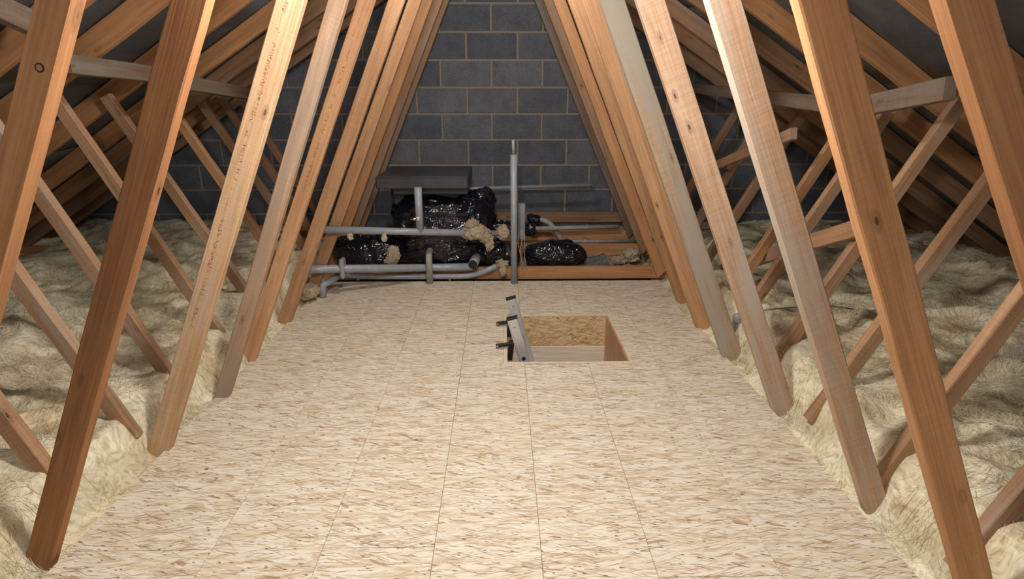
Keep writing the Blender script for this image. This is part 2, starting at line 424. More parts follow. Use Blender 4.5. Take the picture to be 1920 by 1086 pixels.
for ci in range(7):
    ys = [YN] + joints[ci] + [YF]
    for y0, y1 in zip(ys, ys[1:]):
        for r in minus_hatch((cols[ci], cols[ci + 1], y0, y1)):
            if r[1] - r[0] < 0.01 or r[3] - r[2] < 0.01: continue
            dz = random.uniform(-0.0005, 0.0005)
            box('floor_panel', (r[0] + g, r[2] + g, -0.018 + dz), (r[1] - g, r[3] - g, dz), OSB, floor, 0.0008)
# plasterboard of the rooms below, under joists and wool
ceil_low = empty('plaster_ceiling_below', (0, 0, -0.14)); tag(ceil_low, kind='structure')
for lo, hi in (((-4.3, YN, -0.155), (HX0 - 0.02, 5.4, -0.14)), ((HX1 + 0.02, YN, -0.155), (4.3, 5.4, -0.14)),
               ((HX0 - 0.02, YN, -0.155), (HX1 + 0.02, HY0 - 0.02, -0.14)), ((HX0 - 0.02, HY1 + 0.02, -0.155), (HX1 + 0.02, 5.4, -0.14))):
    box('plasterboard_sheet', lo, hi, PLASTER, ceil_low, 0.0)

# ------------------------------------------------------------------ setting: block gable wall
YW = 5.40; PIT = math.radians(32.3); TP = math.tan(PIT)
RZ = 1.40 + 1.93 * TP                                     # rafter centre line at the ridge
def roof_z(x): return RZ + 0.062 / math.cos(PIT) - abs(x) * TP
wall = link('wall_back', mesh([(-4.2, 0, -0.3), (4.2, 0, -0.3), (4.2, 0, roof_z(4.2)), (0, 0, roof_z(0)), (-4.2, 0, roof_z(4.2)),
     (-4.2, 0.1, -0.3), (4.2, 0.1, -0.3), (4.2, 0.1, roof_z(4.2)), (0, 0.1, roof_z(0)), (-4.2, 0.1, roof_z(4.2))],
     [(0, 1, 2, 3, 4), (9, 8, 7, 6, 5), (0, 5, 6, 1), (1, 6, 7, 2), (2, 7, 8, 3), (3, 8, 9, 4), (4, 9, 5, 0)]), MORTAR, None, (0, YW + 0.005, 0))
tag(wall, 'dark grey concrete block gable wall with tan mortar joints at the far end', kind='structure')
full = box_mesh(0.431, 0.09, 0.207, 0.004)
def clip_poly(p):
    """keep what lies under both roof slopes"""
    for s in (1, -1):
        out = []
        f = lambda q: roof_z(0) - 0.03 - s * q[0] * TP - q[1]
        for a, b in zip(p, p[1:] + p[:1]):
            fa, fb = f(a), f(b)
            if fa >= 0: out.append(a)
            if (fa >= 0) != (fb >= 0):
                k = fa / (fa - fb); out.append((a[0] + (b[0] - a[0]) * k, a[1] + (b[1] - a[1]) * k))
        p = out
        if len(p) < 3: return None
    return p
Z0 = 2.073 - 0.2247 * 10
for r in range(14):
    zb = Z0 + 0.2247 * r
    xo = -0.236 if r % 2 == 0 else -0.018                 # where a perpend falls
    for k in range(-11, 11):
        x0 = xo + k * 0.4475 + 0.008; x1 = x0 + 0.431
        rect = [(x0, zb + 0.009), (x1, zb + 0.009), (x1, zb + 0.216), (x0, zb + 0.216)]
        p = clip_poly(rect)
        if not p: continue
        if zb + 0.22 < -0.02 or abs((x0 + x1) / 2) > 4: continue
        cx, cz = (x0 + x1) / 2, zb + 0.1125; dy = random.uniform(-0.0025, 0.0015)
        if len(p) == 4 and all(abs(a[0] - b[0]) + abs(a[1] - b[1]) < 1e-6 for a, b in zip(p, rect)):
            link('block', full, BLOCK, wall, (cx, YW + 0.045 + dy, cz))
        else:
            n = len(p); V = [(a - cx, -0.045, b - cz) for a, b in p] + [(a - cx, 0.045, b - cz) for a, b in p]
            F = [tuple(range(n)), tuple(range(2 * n - 1, n - 1, -1))] + [(i, i + n, (i + 1) % n + n, (i + 1) % n) for i in range(n)]
            link('block', mesh(V, F), BLOCK, wall, (cx, YW + 0.045 + dy, cz))

# ------------------------------------------------------------------ setting: felt underside of the roof
ceil = empty('ceiling', (0, 0, 0)); tag(ceil, 'dark grey roofing felt laid in lapped strips over the rafters', kind='structure')
LY = [0.94, 1.42, 1.99, 2.41, 2.80, 3.35, 3.86, 4.28, 4.68, 5.00]
RY = [0.85, 1.16, 1.61, 2.24, 2.80, 3.21, 3.67, 4.16, 4.55, 5.00]
def felt(side, s0, s1, lift):
    """strip between slope distances s0..s1 from the ridge, sagging between rafters"""
    ys = np.linspace(YN, YW + 0.1, 97); ss = np.linspace(s0, s1, 7)
    ry = np.array(([YN, -0.3, 0.3] + (LY if side < 0 else RY) + [YW + 0.1]))
    V = []; F = []
    for i, y in enumerate(ys):
        k = np.searchsorted(ry, y) - 1; k = min(max(k, 0), len(ry) - 2)
        t_ = (y - ry[k]) / (ry[k + 1] - ry[k]); sag = 0.022 * math.sin(math.pi * min(max(t_, 0), 1)) * 0.9
        for s in ss:
            h = 0.056 + lift - sag + 0.004 * math.sin(9 * y + 5 * s)
            x = side * (s * math.cos(PIT) + h * math.sin(PIT)); z = RZ - s * math.sin(PIT) + h * math.cos(PIT)
            V.append((x, y, z))
    m = len(ss)
    for i in range(len(ys) - 1):
        for j in range(m - 1):
            a = i * m + j; F.append((a, a + 1, a + m + 1, a + m))
    o = link('felt_strip', mesh(V, F, True), FELT, ceil)
    so = o.modifiers.new('thick', 'SOLIDIFY'); so.thickness = 0.003
for side in (-1, 1):
    s = 0.0; k = 0
    while s < 4.9:
        felt(side, max(s - 0.10, 0), s + 0.80, 0.006 * (k % 2) + 0.004); s += 0.80; k += 1

# ------------------------------------------------------------------ roof trusses
DOWN = math.radians(66)
def web(parent, side, Y, x0, ang, wd, mat, base=-0.03, th=0.036):
    """long inner web; the line x0/ang is its inner edge"""
    a = math.radians(ang); d = Vector((-side * math.cos(a), 0, math.sin(a))); n = Vector((side * math.sin(a), 0, math.cos(a)))
    p0 = Vector((x0, Y - th / 2, 0)) + d * (base / d.z) + n * wd / 2
    p1 = Vector((x0, Y - th / 2, 0)) + d * (2.50 / d.z) + n * wd / 2
    c = side * math.cos(a) / math.sin(a)
    return beam('web', p0, p1, wd, th, mat, parent, cut0=c)
def strut(parent, side, Y, x0, ang, mat, wd=0.058, th=0.040, base=0.07):
    """short outer web from the ceiling tie to mid rafter; x0/ang give its upper edge"""
    a = math.radians(ang); d = Vector((side * math.cos(a), 0, math.sin(a))); n = Vector((side * math.sin(a), 0, -math.cos(a)))
    s = Vector((x0, Y - th / 2, 0)) + n * wd / 2
    # stop under the rafter
    L = 0.4
    while (s + d * L).z < RZ - abs((s + d * L).x) * TP - 0.03 and L < 3: L += 0.01
    return beam('strut', s + d * (base / d.z), s + d * L, wd, th, mat, parent)
def rafter(parent, side, Y, mat, th=0.036, wd=0.10):
    top = Vector((side * 0.02, Y - th / 2, RZ - 0.02 * TP)); L = 4.85
    d = Vector((side * math.cos(PIT), 0, -math.sin(PIT)))
    return beam('rafter', top, top + d * L, wd, th, mat, parent)
#      left web: x0, angle, width, material        right web: x0, angle, width, material      left strut Y,x0,ang    right strut Y,x0,ang   joist Y, joist top
TR = [((-1.276, 62.7, .045, W_RED),  (1.488, 59.3, .056, W_RED),   (1.05, -1.31, 66.0), (0.86, 1.29, 66.0), 0.76, -0.085),
      ((-1.268, 64.9, .074, W_RED),  (1.280, 65.0, .080, W_ORG),   (1.62, -1.31, 69.0), (1.28, 1.27, 65.5), 1.28, -0.085),
      ((-1.231, 66.2, .080, W_PALE), (1.272, 65.7, .078, W_WORN),  (1.98, -1.30, 67.0), (1.63, 1.26, 65.1), 1.80, -0.085),
      ((-1.191, 67.4, .064, W_GREYB),(1.249, 66.4, .092, W_WORN),  (2.33, -1.30, 66.0), (2.06, 1.26, 63.3), 2.32, -0.085),
      ((-1.228, 66.3, .068, W_PEACH),(1.232, 66.8, .100, W_SILV),  (2.81, -1.30, 64.4), (2.48, 1.26, 62.9), 2.62, -0.085),
      ((-1.231, 65.9, .078, W_PINE), (1.225, 67.0, .084, W_PEACH), (3.27, -1.30, 62.3), (2.94, 1.26, 61.8), 3.46, -0.085),
      ((-1.234, 66.1, .074, W_PINE), (1.245, 66.6, .074, W_PINE),  (3.84, -1.30, 61.7), (3.20, 1.27, 62.4), 3.78, -0.085),
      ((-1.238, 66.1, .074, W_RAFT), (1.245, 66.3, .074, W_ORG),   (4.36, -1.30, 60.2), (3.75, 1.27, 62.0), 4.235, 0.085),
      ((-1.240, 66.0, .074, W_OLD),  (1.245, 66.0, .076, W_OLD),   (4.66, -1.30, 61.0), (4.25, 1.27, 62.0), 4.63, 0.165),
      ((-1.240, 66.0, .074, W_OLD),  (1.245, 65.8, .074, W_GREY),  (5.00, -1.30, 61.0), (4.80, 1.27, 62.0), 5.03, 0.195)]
TL = ['nearest timber roof truss with reddish brown webs cut off by both picture edges',
      'second timber roof truss from the camera, smooth red-brown left web, orange right web',
      'third timber roof truss from the camera, pale stamped left web, weathered pale right web',
      'fourth timber roof truss from the camera, grey-brown left web, wide blotchy pale right web',
      'fifth timber roof truss from the camera, stamped peach left web, silvery grey right web',
      'sixth timber roof truss from the camera, knotty pine left web, orange right web',
      'seventh timber roof truss from the camera, with feet at the far floor corners',
      'eighth timber roof truss, whose joist closes the far end of the board floor',
      'ninth timber roof truss, whose joist lies behind the black plastic bag',
      'farthest timber roof truss, dark webs closest to the block wall']
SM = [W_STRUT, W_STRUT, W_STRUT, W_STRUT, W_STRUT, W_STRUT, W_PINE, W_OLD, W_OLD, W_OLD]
def stamp(parent, webo, wd, th, z0, z1, off, seed, hgt=0.011):
    """illegible ink stamping: a row of small broken strokes on the front face of a web"""
    rnd = random.Random(seed); V = []; F = []; z = z0
    def bar(a, b, c, dd, wdt=0.0011):
        p, q = Vector((a, 0, b)), Vector((c, 0, dd)); e = (q - p)
        if e.length < 1e-5: return
        n = Vector((-e.z, 0, e.x)).normalized() * wdt; i = len(V)
        for v in (p - n, q - n, q + n, p + n): V.append((v.x, -0.0006, v.z))
        for v in (p - n, q - n, q + n, p + n): V.append((v.x, 0.0006, v.z))
        F.extend([(i, i + 1, i + 2, i + 3), (i, i + 4, i + 5, i + 1), (i + 1, i + 5, i + 6, i + 2), (i + 2, i + 6, i + 7, i + 3), (i + 3, i + 7, i + 4, i)])
    while z < z1:
        if rnd.random() < 0.13: z += rnd.uniform(0.012, 0.03); continue
        w_ = rnd.uniform(0.004, 0.007); x0 = off + rnd.uniform(-0.0015, 0.0015)
        for _ in range(rnd.randint(2, 3)):
            bar(x0 + rnd.choice([0, hgt * 0.5, hgt]), z + rnd.choice([0, w_]), x0 + rnd.choice([0, hgt * 0.5, hgt]), z + rnd.choice([0, w_ / 2, w_]), rnd.uniform(0.0006, 0.0011))
        z += w_ + 0.0035
    o = link('ink_stamp', mesh(V, F), INK, webo); o.location = (0, -th / 2 - 0.0002, 0); o['kind'] = 'stuff'
    o['label'] = 'row of faint illegible ink stamping along the web'
    return o
for i, (lw, rw, ls, rs, jy, jt) in enumerate(TR):
    tr = empty('roof_truss', (0, jy, 0)); tag(tr, TL[i], 'roof truss', 'roof trusses along the loft')
    base = -0.125 if jt < 0 else jt - 0.05
    a = web(tr, -1, LY[i], *lw, base=base); b = web(tr, 1, RY[i], *rw, base=base)
    strut(tr, -1, *ls, SM[i]); strut(tr, 1, *rs, SM[i])
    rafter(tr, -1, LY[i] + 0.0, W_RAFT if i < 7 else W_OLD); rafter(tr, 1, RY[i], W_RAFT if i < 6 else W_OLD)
    beam('joist', (-4.2, jy, jt - 0.048), (4.2, jy, jt - 0.048), 0.096, 0.038, W_ORG, tr)
    if i == 0:
        kp = at(74, 127, LY[0] - 0.0363)
        kn = tube('knot', [kp + Vector((0, 0.002, 0)), kp + Vector((0, -0.0004, 0))], 0.0068, KNOT, tr, 18)
        tube('knot_heart', [kp + Vector((0, 0.0, 0)), kp + Vector((0, -0.0009, 0))], 0.0046, W_OLD, kn, 16)
    if i == 2: stamp(tr, a, .080, .036, -0.75, 0.62, -0.014, 5)
    if i == 4: stamp(tr, a, .068, .036, -0.35, 0.80, -0.006, 8, 0.010)
    if i == 3:
        npl = link('nail_plate', box_mesh(0.05, 0.012, 0.075, 0.008), GALV, tr, (1.372, RY[i] - 0.005, 0.0), (0, math.radians(-18), 0))

# ------------------------------------------------------------------ binders and braces nailed along the trusses
def lone(name, p0, p1, wd, th, mat, label, cat, ydir=(1, 0, 0)):
    o = beam(name, p0, p1, wd, th, mat, None, ydir); tag(o, label, cat); return o
def seen_line(px0, py0, px1, py1, x):
    """a board in the vertical plane at x"""
    out = []
    for px, py in ((px0, py0), (px1, py1)):
        r = RGT * (px - 960) + UPV * (543 - py) + FWD * FPX
        out.append(CAM + r * ((x - CAM.x) / r.x))
    return out
BL = seen_line(118, 119, 285, 140, -1.70); BL2 = seen_line(285, 146, 500, 182, -1.68); BL3 = seen_line(-60, -14, 66, 47, -1.56)
BR = seen_line(1620, 204, 1290, 164, 1.70); BR2 = seen_line(1782, 166, 1560, 212, 1.66); BR3 = seen_line(1850, 150, 1740, 176, 1.72)
lone('binder_board', *BL, 0.075, 0.060, W_GREY, 'grey weathered binder board between the two nearest webs on the left', 'timber')
lone('binder_board', *BL2, 0.075, 0.060, W_GREY, 'dark grey binder board running back beyond the stamped pale web on the left', 'timber')
lone('binder_board', *BL3, 0.080, 0.045, W_GREY, 'cracked grey timber end in the top left corner of the picture', 'timber')
lone('binder_board', *BR, 0.075, 0.045, W_GREY, 'long grey binder board running back towards the wall on the right', 'timber')
lone('binder_board', *BR2, 0.082, 0.045, W_GREY, 'short blotchy grey binder board with a square end, upper right', 'timber')
lone('binder_board', *BR3, 0.075, 0.045, W_RAFT, 'orange binder board end behind the blotchy grey one, upper right', 'timber')
lone('diagonal_brace', (1.60, 3.85, 0.16), (1.60, 2.35, 0.80), 0.075, 0.04, W_STRUT, 'slanting brace crossing behind the right webs low over the wool', 'timber')
lone('diagonal_brace', (1.62, 4.6, 0.74), (1.60, 3.1, 1.13), 0.06, 0.035, W_STRUT, 'thin upper brace crossing behind the right webs below the binder', 'timber')
lone('wall_plate_board', (-0.35, YW - 0.03, 0.245), (1.55, YW - 0.03, 0.245), 0.10, 0.05, W_OLD, 'dusty brown board along the foot of the block wall', 'timber', (0, 1, 0))

# ------------------------------------------------------------------ glass wool
def wool_field(name, x0, x1, y0, y1, hf, mat, step, label, fibres=0, seed=0, fib_y=4.0, edge_down=()):
    nx = int((x1 - x0) / step) + 1; ny = int((y1 - y0) / step) + 1
    X, Y = np.meshgrid(np.linspace(x0, x1, nx), np.linspace(y0, y1, ny))
    Z = hf(X, Y)
    # swirl sideways so that folds overhang a little
    q = np.stack([X * 5, Y * 5, Z * 0 + seed], -1)
    X2 = X + 0.018 * fbm(q, 2, seed + 70); Y2 = Y + 0.018 * fbm(q + 9, 2, seed + 80)
    ex = np.minimum(np.abs(X - x0), np.abs(X - x1)); k = np.clip(ex / 0.06, 0, 1)
    X2 = X + (X2 - X) * k
    V = np.stack([X2, Y2, Z], -1).reshape(-1, 3)
    idx = np.arange(nx * ny).reshape(ny, nx)
    F = np.stack([idx[:-1, :-1], idx[:-1, 1:], idx[1:, 1:], idx[1:, :-1]], -1).reshape(-1, 4)
    vl = [V]; fl = [F]
    if fibres:
        rg = np.random.default_rng(seed + 3); n = fibres
        near = rg.random(n) ** 1.25
        fx = x0 + (x1 - x0) * (1 - rg.random(n) ** 0.8 if x0 > 0 and False else rg.random(n)); fy = np.maximum(y0, 0.35) + (fib_y - max(y0, 0.35)) * near
        an = fbm(np.stack([fx * 2.2, fy * 2.2, fx * 0 + 5], -1), 3, seed + 40) * 3.2 + rg.normal(0, 0.5, n)
        ln = rg.uniform(0.02, 0.085, n); cu = rg.normal(0, 12, n); wd = rg.uniform(0.0003, 0.0009, n); li = rg.uniform(0.001, 0.012, n)
        sy = [r_[2][0] for r_ in TR] if x0 < 0 else [r_[3][0] for r_ in TR]
        for y_ in sy: ln = np.where((np.abs(fy - y_ + 0.02) < 0.10) & (np.abs(fx) < 1.60), 0.0008, ln)
        m = 4; pts = []
        cx, cy, ca = fx.copy(), fy.copy(), an.copy()
        for s in range(m):
            u = s / (m - 1)
            zz = hf(cx, cy) + 0.001 + li * math.sin(math.pi * u * 0.8)
            ox, oy = -np.sin(ca) * wd, np.cos(ca) * wd
            pts.append(np.stack([np.stack([cx - ox, cy - oy, zz], -1), np.stack([cx + ox, cy + oy, zz + wd], -1)], 1))
            st = ln / (m - 1); cx = np.clip(cx + np.cos(ca) * st, x0, x1); cy = cy + np.sin(ca) * st; ca = ca + cu * st
        P = np.stack(pts, 1).reshape(n, m * 2, 3)
        off = len(V) + np.arange(n)[:, None, None] * (m * 2)
        quad = np.array([[2 * s, 2 * s + 1, 2 * s + 3, 2 * s + 2] for s in range(m - 1)])[None]
        vl.append(P.reshape(-1, 3)); fl.append((off + quad).reshape(-1, 4))
    V = np.concatenate(vl); F = np.concatenate(fl)
    me = bpy.data.meshes.new('wool'); me.vertices.add(len(V)); me.vertices.foreach_set('co', V.astype(np.float32).ravel())
    me.loops.add(F.size); me.loops.foreach_set('vertex_index', F.astype(np.int32).ravel())
    me.polygons.add(len(F)); me.polygons.foreach_set('loop_start', np.arange(0, F.size, 4, dtype=np.int32)); me.polygons.foreach_set('loop_total', np.full(len(F), 4, np.int32))
    me.polygons.foreach_set('use_smooth', np.ones(len(F), bool)); me.update(); me.validate()
    o = link(name, me, mat); tag(o, label, 'insulation', kind='stuff'); return o
def side_h(side, seed):
    def hf(X, Y):
        q = np.stack([X, Y, X * 0 + seed], -1)
        wv = fbm(q * 1.6, 2, seed + 1)
        big = fbm(q * np.array([2.0, 1.5, 1]) + 0.5 * wv[..., None], 3, seed)                    # folds of the quilt
        rid = 1 - np.abs(fbm(q * np.array([2.2, 3.4, 1]) + 0.7 * wv[..., None], 3, seed + 20)) * 1.5
        fine = fbm(q * 13, 4, seed + 33)
        e = np.clip((np.abs(X) - XE - 0.04) / 0.105, 0, 1); e = e * e * (3 - 2 * e)
        h = 0.185 + 0.070 * big + 0.036 * np.clip(rid, 0, 1) ** 2 + 0.007 * fine
        h = h - 0.03 * np.clip((2.0 - Y) / 2.0, 0, 1)                                           # lower towards the camera
        far = np.clip((np.abs(X) - 3.2) / 0.6, 0, 1)
        h = h - 0.06 * far
        low = -0.033 + 0.011 * np.clip((np.abs(X) - XE) / 0.02, 0, 1) + 0.010 * np.clip(fbm(q * 3.0, 2, seed + 50), -1, 1)
        if side < 0: low = low + 0.10 * np.exp(-((Y - 2.86) / 0.28) ** 2) * np.clip((np.abs(X) - XE) / 0.03, 0, 1) ** 0.5
        else: low = low + 0.04 * np.exp(-((Y - 3.4) / 0.2) ** 2)
        z = low * (1 - e) + h * e
        lim = RZ - np.abs(X) * TP - 0.0                                                          # keeps under the felt
        return np.minimum(z, np.maximum(lim - 0.01, -0.13))
    return hf
wl = wool_field('glass_wool_quilt', -4.1, -XE + 0.03, YN, YW - 0.03, side_h(-1, 3), WOOL, 0.0165, 'cream yellow glass wool quilt lying in folds left of the board floor', 90000, 3)
wr = wool_field('glass_wool_quilt', XE - 0.03, 4.1, YN, YW - 0.03, side_h(1, 8), WOOL, 0.0165, 'cream yellow glass wool quilt lying in folds right of the board floor', 90000, 8)
def back_h(X, Y):
    q = np.stack([X, Y, X * 0], -1)
    return 0.015 + 0.10 * np.clip((Y - 4.3) / 0.9, 0, 1) + 0.03 * fbm(q * 4, 4, 4) + 0.03 * np.clip(1 - np.abs(fbm(q * 7, 3, 9)) * 2, 0, 1)
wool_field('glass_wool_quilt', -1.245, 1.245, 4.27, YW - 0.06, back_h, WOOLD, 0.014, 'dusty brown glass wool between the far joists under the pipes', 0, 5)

# ------------------------------------------------------------------ loft hatch and ladder
hl = empty('hatch_lining', (0.407, 3.06, -0.05)); tag(hl, 'board lining of the open loft hatch with pale top edges', 'hatch')
T_ = 0.020
box('lining_board', (HX0, HY1 - T_, -0.208), (HX1, HY1, -0.004), OSBV, hl, 0.001)
box('lining_board', (HX0, HY0, -0.36), (HX1, HY0 + T_, -0.004), OSBV, hl, 0.001)
box('lining_board', (HX1 - T_, HY0 + T_, -0.36), (HX1, HY1 - T_, -0.004), W_PEACH, hl, 0.001)
box('lining_board', (HX0, HY0 + T_, -0.36), (HX0 + T_, HY1 - T_, -0.004), W_PEACH, hl, 0.001)
for lo, hi in (((HX0, HY1 - T_, -0.004), (HX1, HY1, 0.003)), ((HX0, HY0, -0.004), (HX1, HY0 + T_, 0.003)), ((HX1 - T_ * .6, HY0 + T_, -0.004), (HX1, HY1 - T_, 0.003)), ((HX0, HY0 + T_, -0.004), (HX0 + T_, HY1 - T_, 0.003))):
    e = box('edge_strip', lo, hi, W_WHITE, hl, 0.001); e['label'] = 'pale sawn edge of the lining'
tb = beam('trimmer', (HX0, HY1 - 0.014, -0.287), (HX1 - T_, HY1 - 0.014, -0.287), 0.156, 0.03, W_WHITE, hl); tb['label'] = 'pale planed timber below the board lining'

ld = empty('loft_ladder', (0.16, 3.03, 0.0)); tag(ld, 'aluminium loft ladder leaning up out of the open hatch', 'ladder')
LD = Vector((math.sin(math.radians(-15.5)), 0, math.cos(math.radians(15.5))))
LTOP = Vector((0.118, 0, 0.185))
for yy in (2.87, 3.20):
    top = LTOP + Vector((0, yy, 0)); bot = top - LD * 1.0
    st = beam('stile', bot, top, 0.056, 0.026, ALU, ld, jit=0.0, ch=0.004)
    cap = link('end_cap', box_mesh(0.060, 0.030, 0.014, 0.003), BLACK, st); cap.location = (0, 0, 0.505)
    rv = tube('rivet', [Vector((0, -0.0145, 0.455)), Vector((0, -0.012, 0.455))], 0.005, GALV, None, 10); rv.parent = st
    hole = tube('rung_socket', [Vector((0, -0.0150, 0.265)), Vector((0, -0.012, 0.265))], 0.011, BLACK, None, 16); hole.parent = st
    ring = tube('socket_ring', [Vector((0, -0.0140, 0.265)), Vector((0, -0.0125, 0.265))], 0.015, ALU, None, 16); ring.parent = st
    # hinge arm resting on the boards beside the hatch
    br = beam('hinge_arm', (0.030, yy + 0.03, 0.016), (0.125, yy + 0.03, 0.030), 0.020, 0.016, BLACK, ld, jit=0.0)
    bt = tube('bolt', [Vector((0.0, -0.010, -0.040)), Vector((0.0, -0.0075, -0.040))], 0.004, WHITE, None, 10); bt.parent = br
    beam('hinge_plate', (0.105, yy + 0.028, -0.07), (0.118, yy + 0.028, 0.05), 0.030, 0.006, BLACK, ld, jit=0.0)
for dd in (0.235, 0.485, 0.735):
    p = LTOP - LD * dd
    tube('rung', [p + Vector((0, 2.885, 0)), p + Vector((0, 3.185, 0))], 0.014, ALU, ld, 14)

# ------------------------------------------------------------------ cold water tank
tk = empty('water_tank', (-0.5, 4.45, 0.2)); tag(tk, 'dark grey lidded water tank below the block wall, wrapped in black plastic', 'water tank')
a_, b_ = at(703, 331, 4.05), at(877, 331, 4.05)
x0, x1, zt = a_.x, b_.x, a_.z
zb = at(703, 355, 4.05).z
lid = box('lid', (x0, 4.05, zb), (x1, 4.69, zt), TANK, tk, 0.008)
box('lid_lip', (x0 + 0.004, 4.046, zt - 0.012), (x1 - 0.004, 4.0505, zt - 0.006), TANK, lid, 0.001)
box('tank_body', (x0 + 0.05, 4.30, 0.14), (x1 - 0.03, 4.66, zb), TANK, tk, 0.03)
box('tank_rim', (x0 + 0.10, 4.14, zb - 0.05), (x1 - 0.005, 4.66, zb), TANK, tk, 0.006)
c_ = at(832, 410, 4.42)
blob('plastic_wrap', c_, (0.375, 0.27, 0.205), POLY, tk, 4.0, 0.030, 6.5, 4, (140, 80), aniso=(0.8, 1, 1.6))
blob('wrap_tail', at(905, 395, 4.52), (0.10, 0.15, 0.17), POLY, tk, 2.4, 0.03, 9, 14, (70, 44))

# ------------------------------------------------------------------ black plastic bundles
def bag(px, py, Y, sx, sy, sz, label, seed, power=2.5, wr=0.022, freq=7.5, aniso=(1, 1, 1.4)):
    o = blob('plastic_bundle', at(px, py, Y), (sx, sy, sz), POLY, None, power, wr, freq, seed, (120, 70), aniso=aniso)
    tag(o, label, 'plastic bag', 'black plastic bundles over the far joists'); return o
bag(684, 470, 4.20, 0.245, 0.115, 0.115, 'black plastic wrapped bundle at the left end of the pipes', 21, 3.0)
bag(817, 461, 4.33, 0.345, 0.150, 0.130, 'large black plastic wrapped bundle under the tank, in the middle', 22, 2.9)
bag(930, 478, 4.35, 0.170, 0.110, 0.105, 'black plastic bundle directly left of the tall standing pipe', 23, 2.6)
bag(1040, 477, 4.38, 0.250, 0.125, 0.105, 'rounded black plastic bag lying right of the tall standing pipe', 24, 2.3, 0.016)
bag(925, 427, 4.46, 0.185, 0.07, 0.055, 'flat black plastic wrapped pipe behind the wool tufts', 25, 3.0, 0.012)

# ------------------------------------------------------------------ grey waste pipes
def pipe(name, pts, rad, label, mat=PIPE, bend=0.05, group='grey plastic pipes at the far end of the floor'):
    P = bent(pts, bend) if len(pts) > 2 else [Vector(p) for p in pts]
    r = empty(name, P[0]); tag(r, label, 'pipe', group)
    tube('pipe_run', P, rad, mat, r)
    return r
p0, p1 = at(598, 430.5, 3.75), at(946, 438.5, 4.22)
def on(px): t_ = (px - 598) / (946 - 598); return p0.lerp(p1, t_ * 0.94 / (0.94 + (1 - t_) * 0.0 + 0.0001) if False else t_)
dp = (p1 - p0).normalized()
mp = pipe('waste_pipe', [p0, p1], 0.0245, 'long grey horizontal pipe with a riser crossing in front of the tank')
T = at(787, 435, 4.0); T = p0 + dp * (T - p0).dot(dp)
ris = tube('riser', [T, Vector((T.x, T.y, at(787, 351, T.y).z))], 0.0265, PIPE, mp)
collar('riser_socket', T + Vector((0, 0, 0.075)), (0, 0, 1), 0.0295, 0.05, PIPE, mp)
collar('tee_socket', T, dp, 0.0285, 0.10, PIPE, mp)
k = at(838, 436, 4.05); k = p0 + dp * (k - p0).dot(dp); collar('coupling', k, dp, 0.0275, 0.05, PIPE, mp)
vb = T + Vector((-0.010, -0.030, at(787, 409, T.y).z - T.z))
va = tube('valve', [vb + Vector((-0.05, 0.0, 0.0)), vb + Vector((0.004, 0, 0))], [0.010, 0.012], BRASS, mp, 12)
tube('valve_knob', [vb + Vector((0.004, 0, -0.012)), vb + Vector((0.004, 0, 0.014))], 0.011, WHITE, va, 12)
for j, px in enumerate((652, 718, 775)):
    q = p0 + dp * ((at(px, 433, 3.9) - p0).dot(dp)); 
    tp = collar('tape_wrap', q, dp, 0.0265, 0.030 if j < 2 else 0.022, TAPE, mp)
    if j < 2: blob('tape_flap', q + Vector((0.006, -0.012, -0.040)), (0.020, 0.007, 0.028), TAPE, tp, 2.5, 0.008, 40, 60 + j, (24, 16))

P2 = [at(560, 506, 3.72), at(643, 504, 3.84), at(735, 503, 4.00), at(800, 502, 4.15), at(886, 500.5, 4.155)]
lp = pipe('waste_pipe', P2, 0.0285, 'thick grey pipe lying low across the far edge of the board floor', bend=0.2)
d2 = (P2[1] - P2[0]).normalized(); bk = box_mesh(0.030, 0.085, 0.14, 0.010)
cl = link('pipe_bracket', bk, PIPE, lp, P2[1] + Vector((0, 0, 0.005)))
collar('rubber_seal', P2[1] + d2 * 0.026, d2, 0.033, 0.018, RUBBER, lp)
e0, e1 = at(897, 476, 4.36), at(886.5, 496, 4.125)
so = tube('open_socket', [e0, e1], 0.036, PIPE, lp)
tube('socket_seal', [e1 + (e0 - e1) * 0.02, e1 + (e1 - e0).normalized() * 0.006], [0.0345, 0.033], RUBBER, so)

P3 = [at(636, 513, 3.92), at(668, 517.5, 4.06), at(760, 519, 4.15), at(888, 518, 4.16), at(938, 496, 4.16)]
l3 = pipe('waste_pipe', P3, 0.0215, 'thinner grey pipe under the thick one, its right end bent upward', bend=0.10)
for px in (672, 843):
    q = at(px, 524, 4.17); box('pipe_clip', q - Vector((0.008, 0.006, 0.007)), q + Vector((0.008, 0.006, 0.010)), WHITE, l3, 0.002)
bz = at(605, 560, 3.775)
P4 = [at(640, 514, 3.95), at(616, 529, 3.84), Vector((bz.x, 3.79, 0.085)), Vector((bz.x, 3.785, -0.010))]
l4 = pipe('waste_pipe', P4, 0.0235, 'short grey elbow pipe dropping through the far left corner of the floor', bend=0.06)
d4 = (P4[1] - P4[0]).normalized(); collar('socket', P4[0] + d4 * 0.05, d4, 0.027, 0.05, PIPE, l4)
collar('socket', P4[1] + (P4[2] - P4[1]) * 0.45, P4[2] - P4[1], 0.027, 0.03, PIPE, l4)
pb = at(806, 528, 4.09); pt = at(806, 481, 4.09)
P5 = [Vector((pb.x, 4.09, -0.010)), Vector((pb.x, 4.09, pt.z + 0.02)), Vector((pb.x, 4.30, pt.z + 0.02))]
l5 = pipe('waste_pipe', P5, 0.0245, 'dusty grey pipe hooking back over the low pipes', PIPED, bend=0.06)
collar('socket', Vector((pb.x, 4.09, pt.z - 0.035)), (0, 0, 1), 0.0265, 0.035, PIPED, l5)
vx = at(964, 531, 4.075).x; X6 = lambda py: at(963, py, 4.075).z
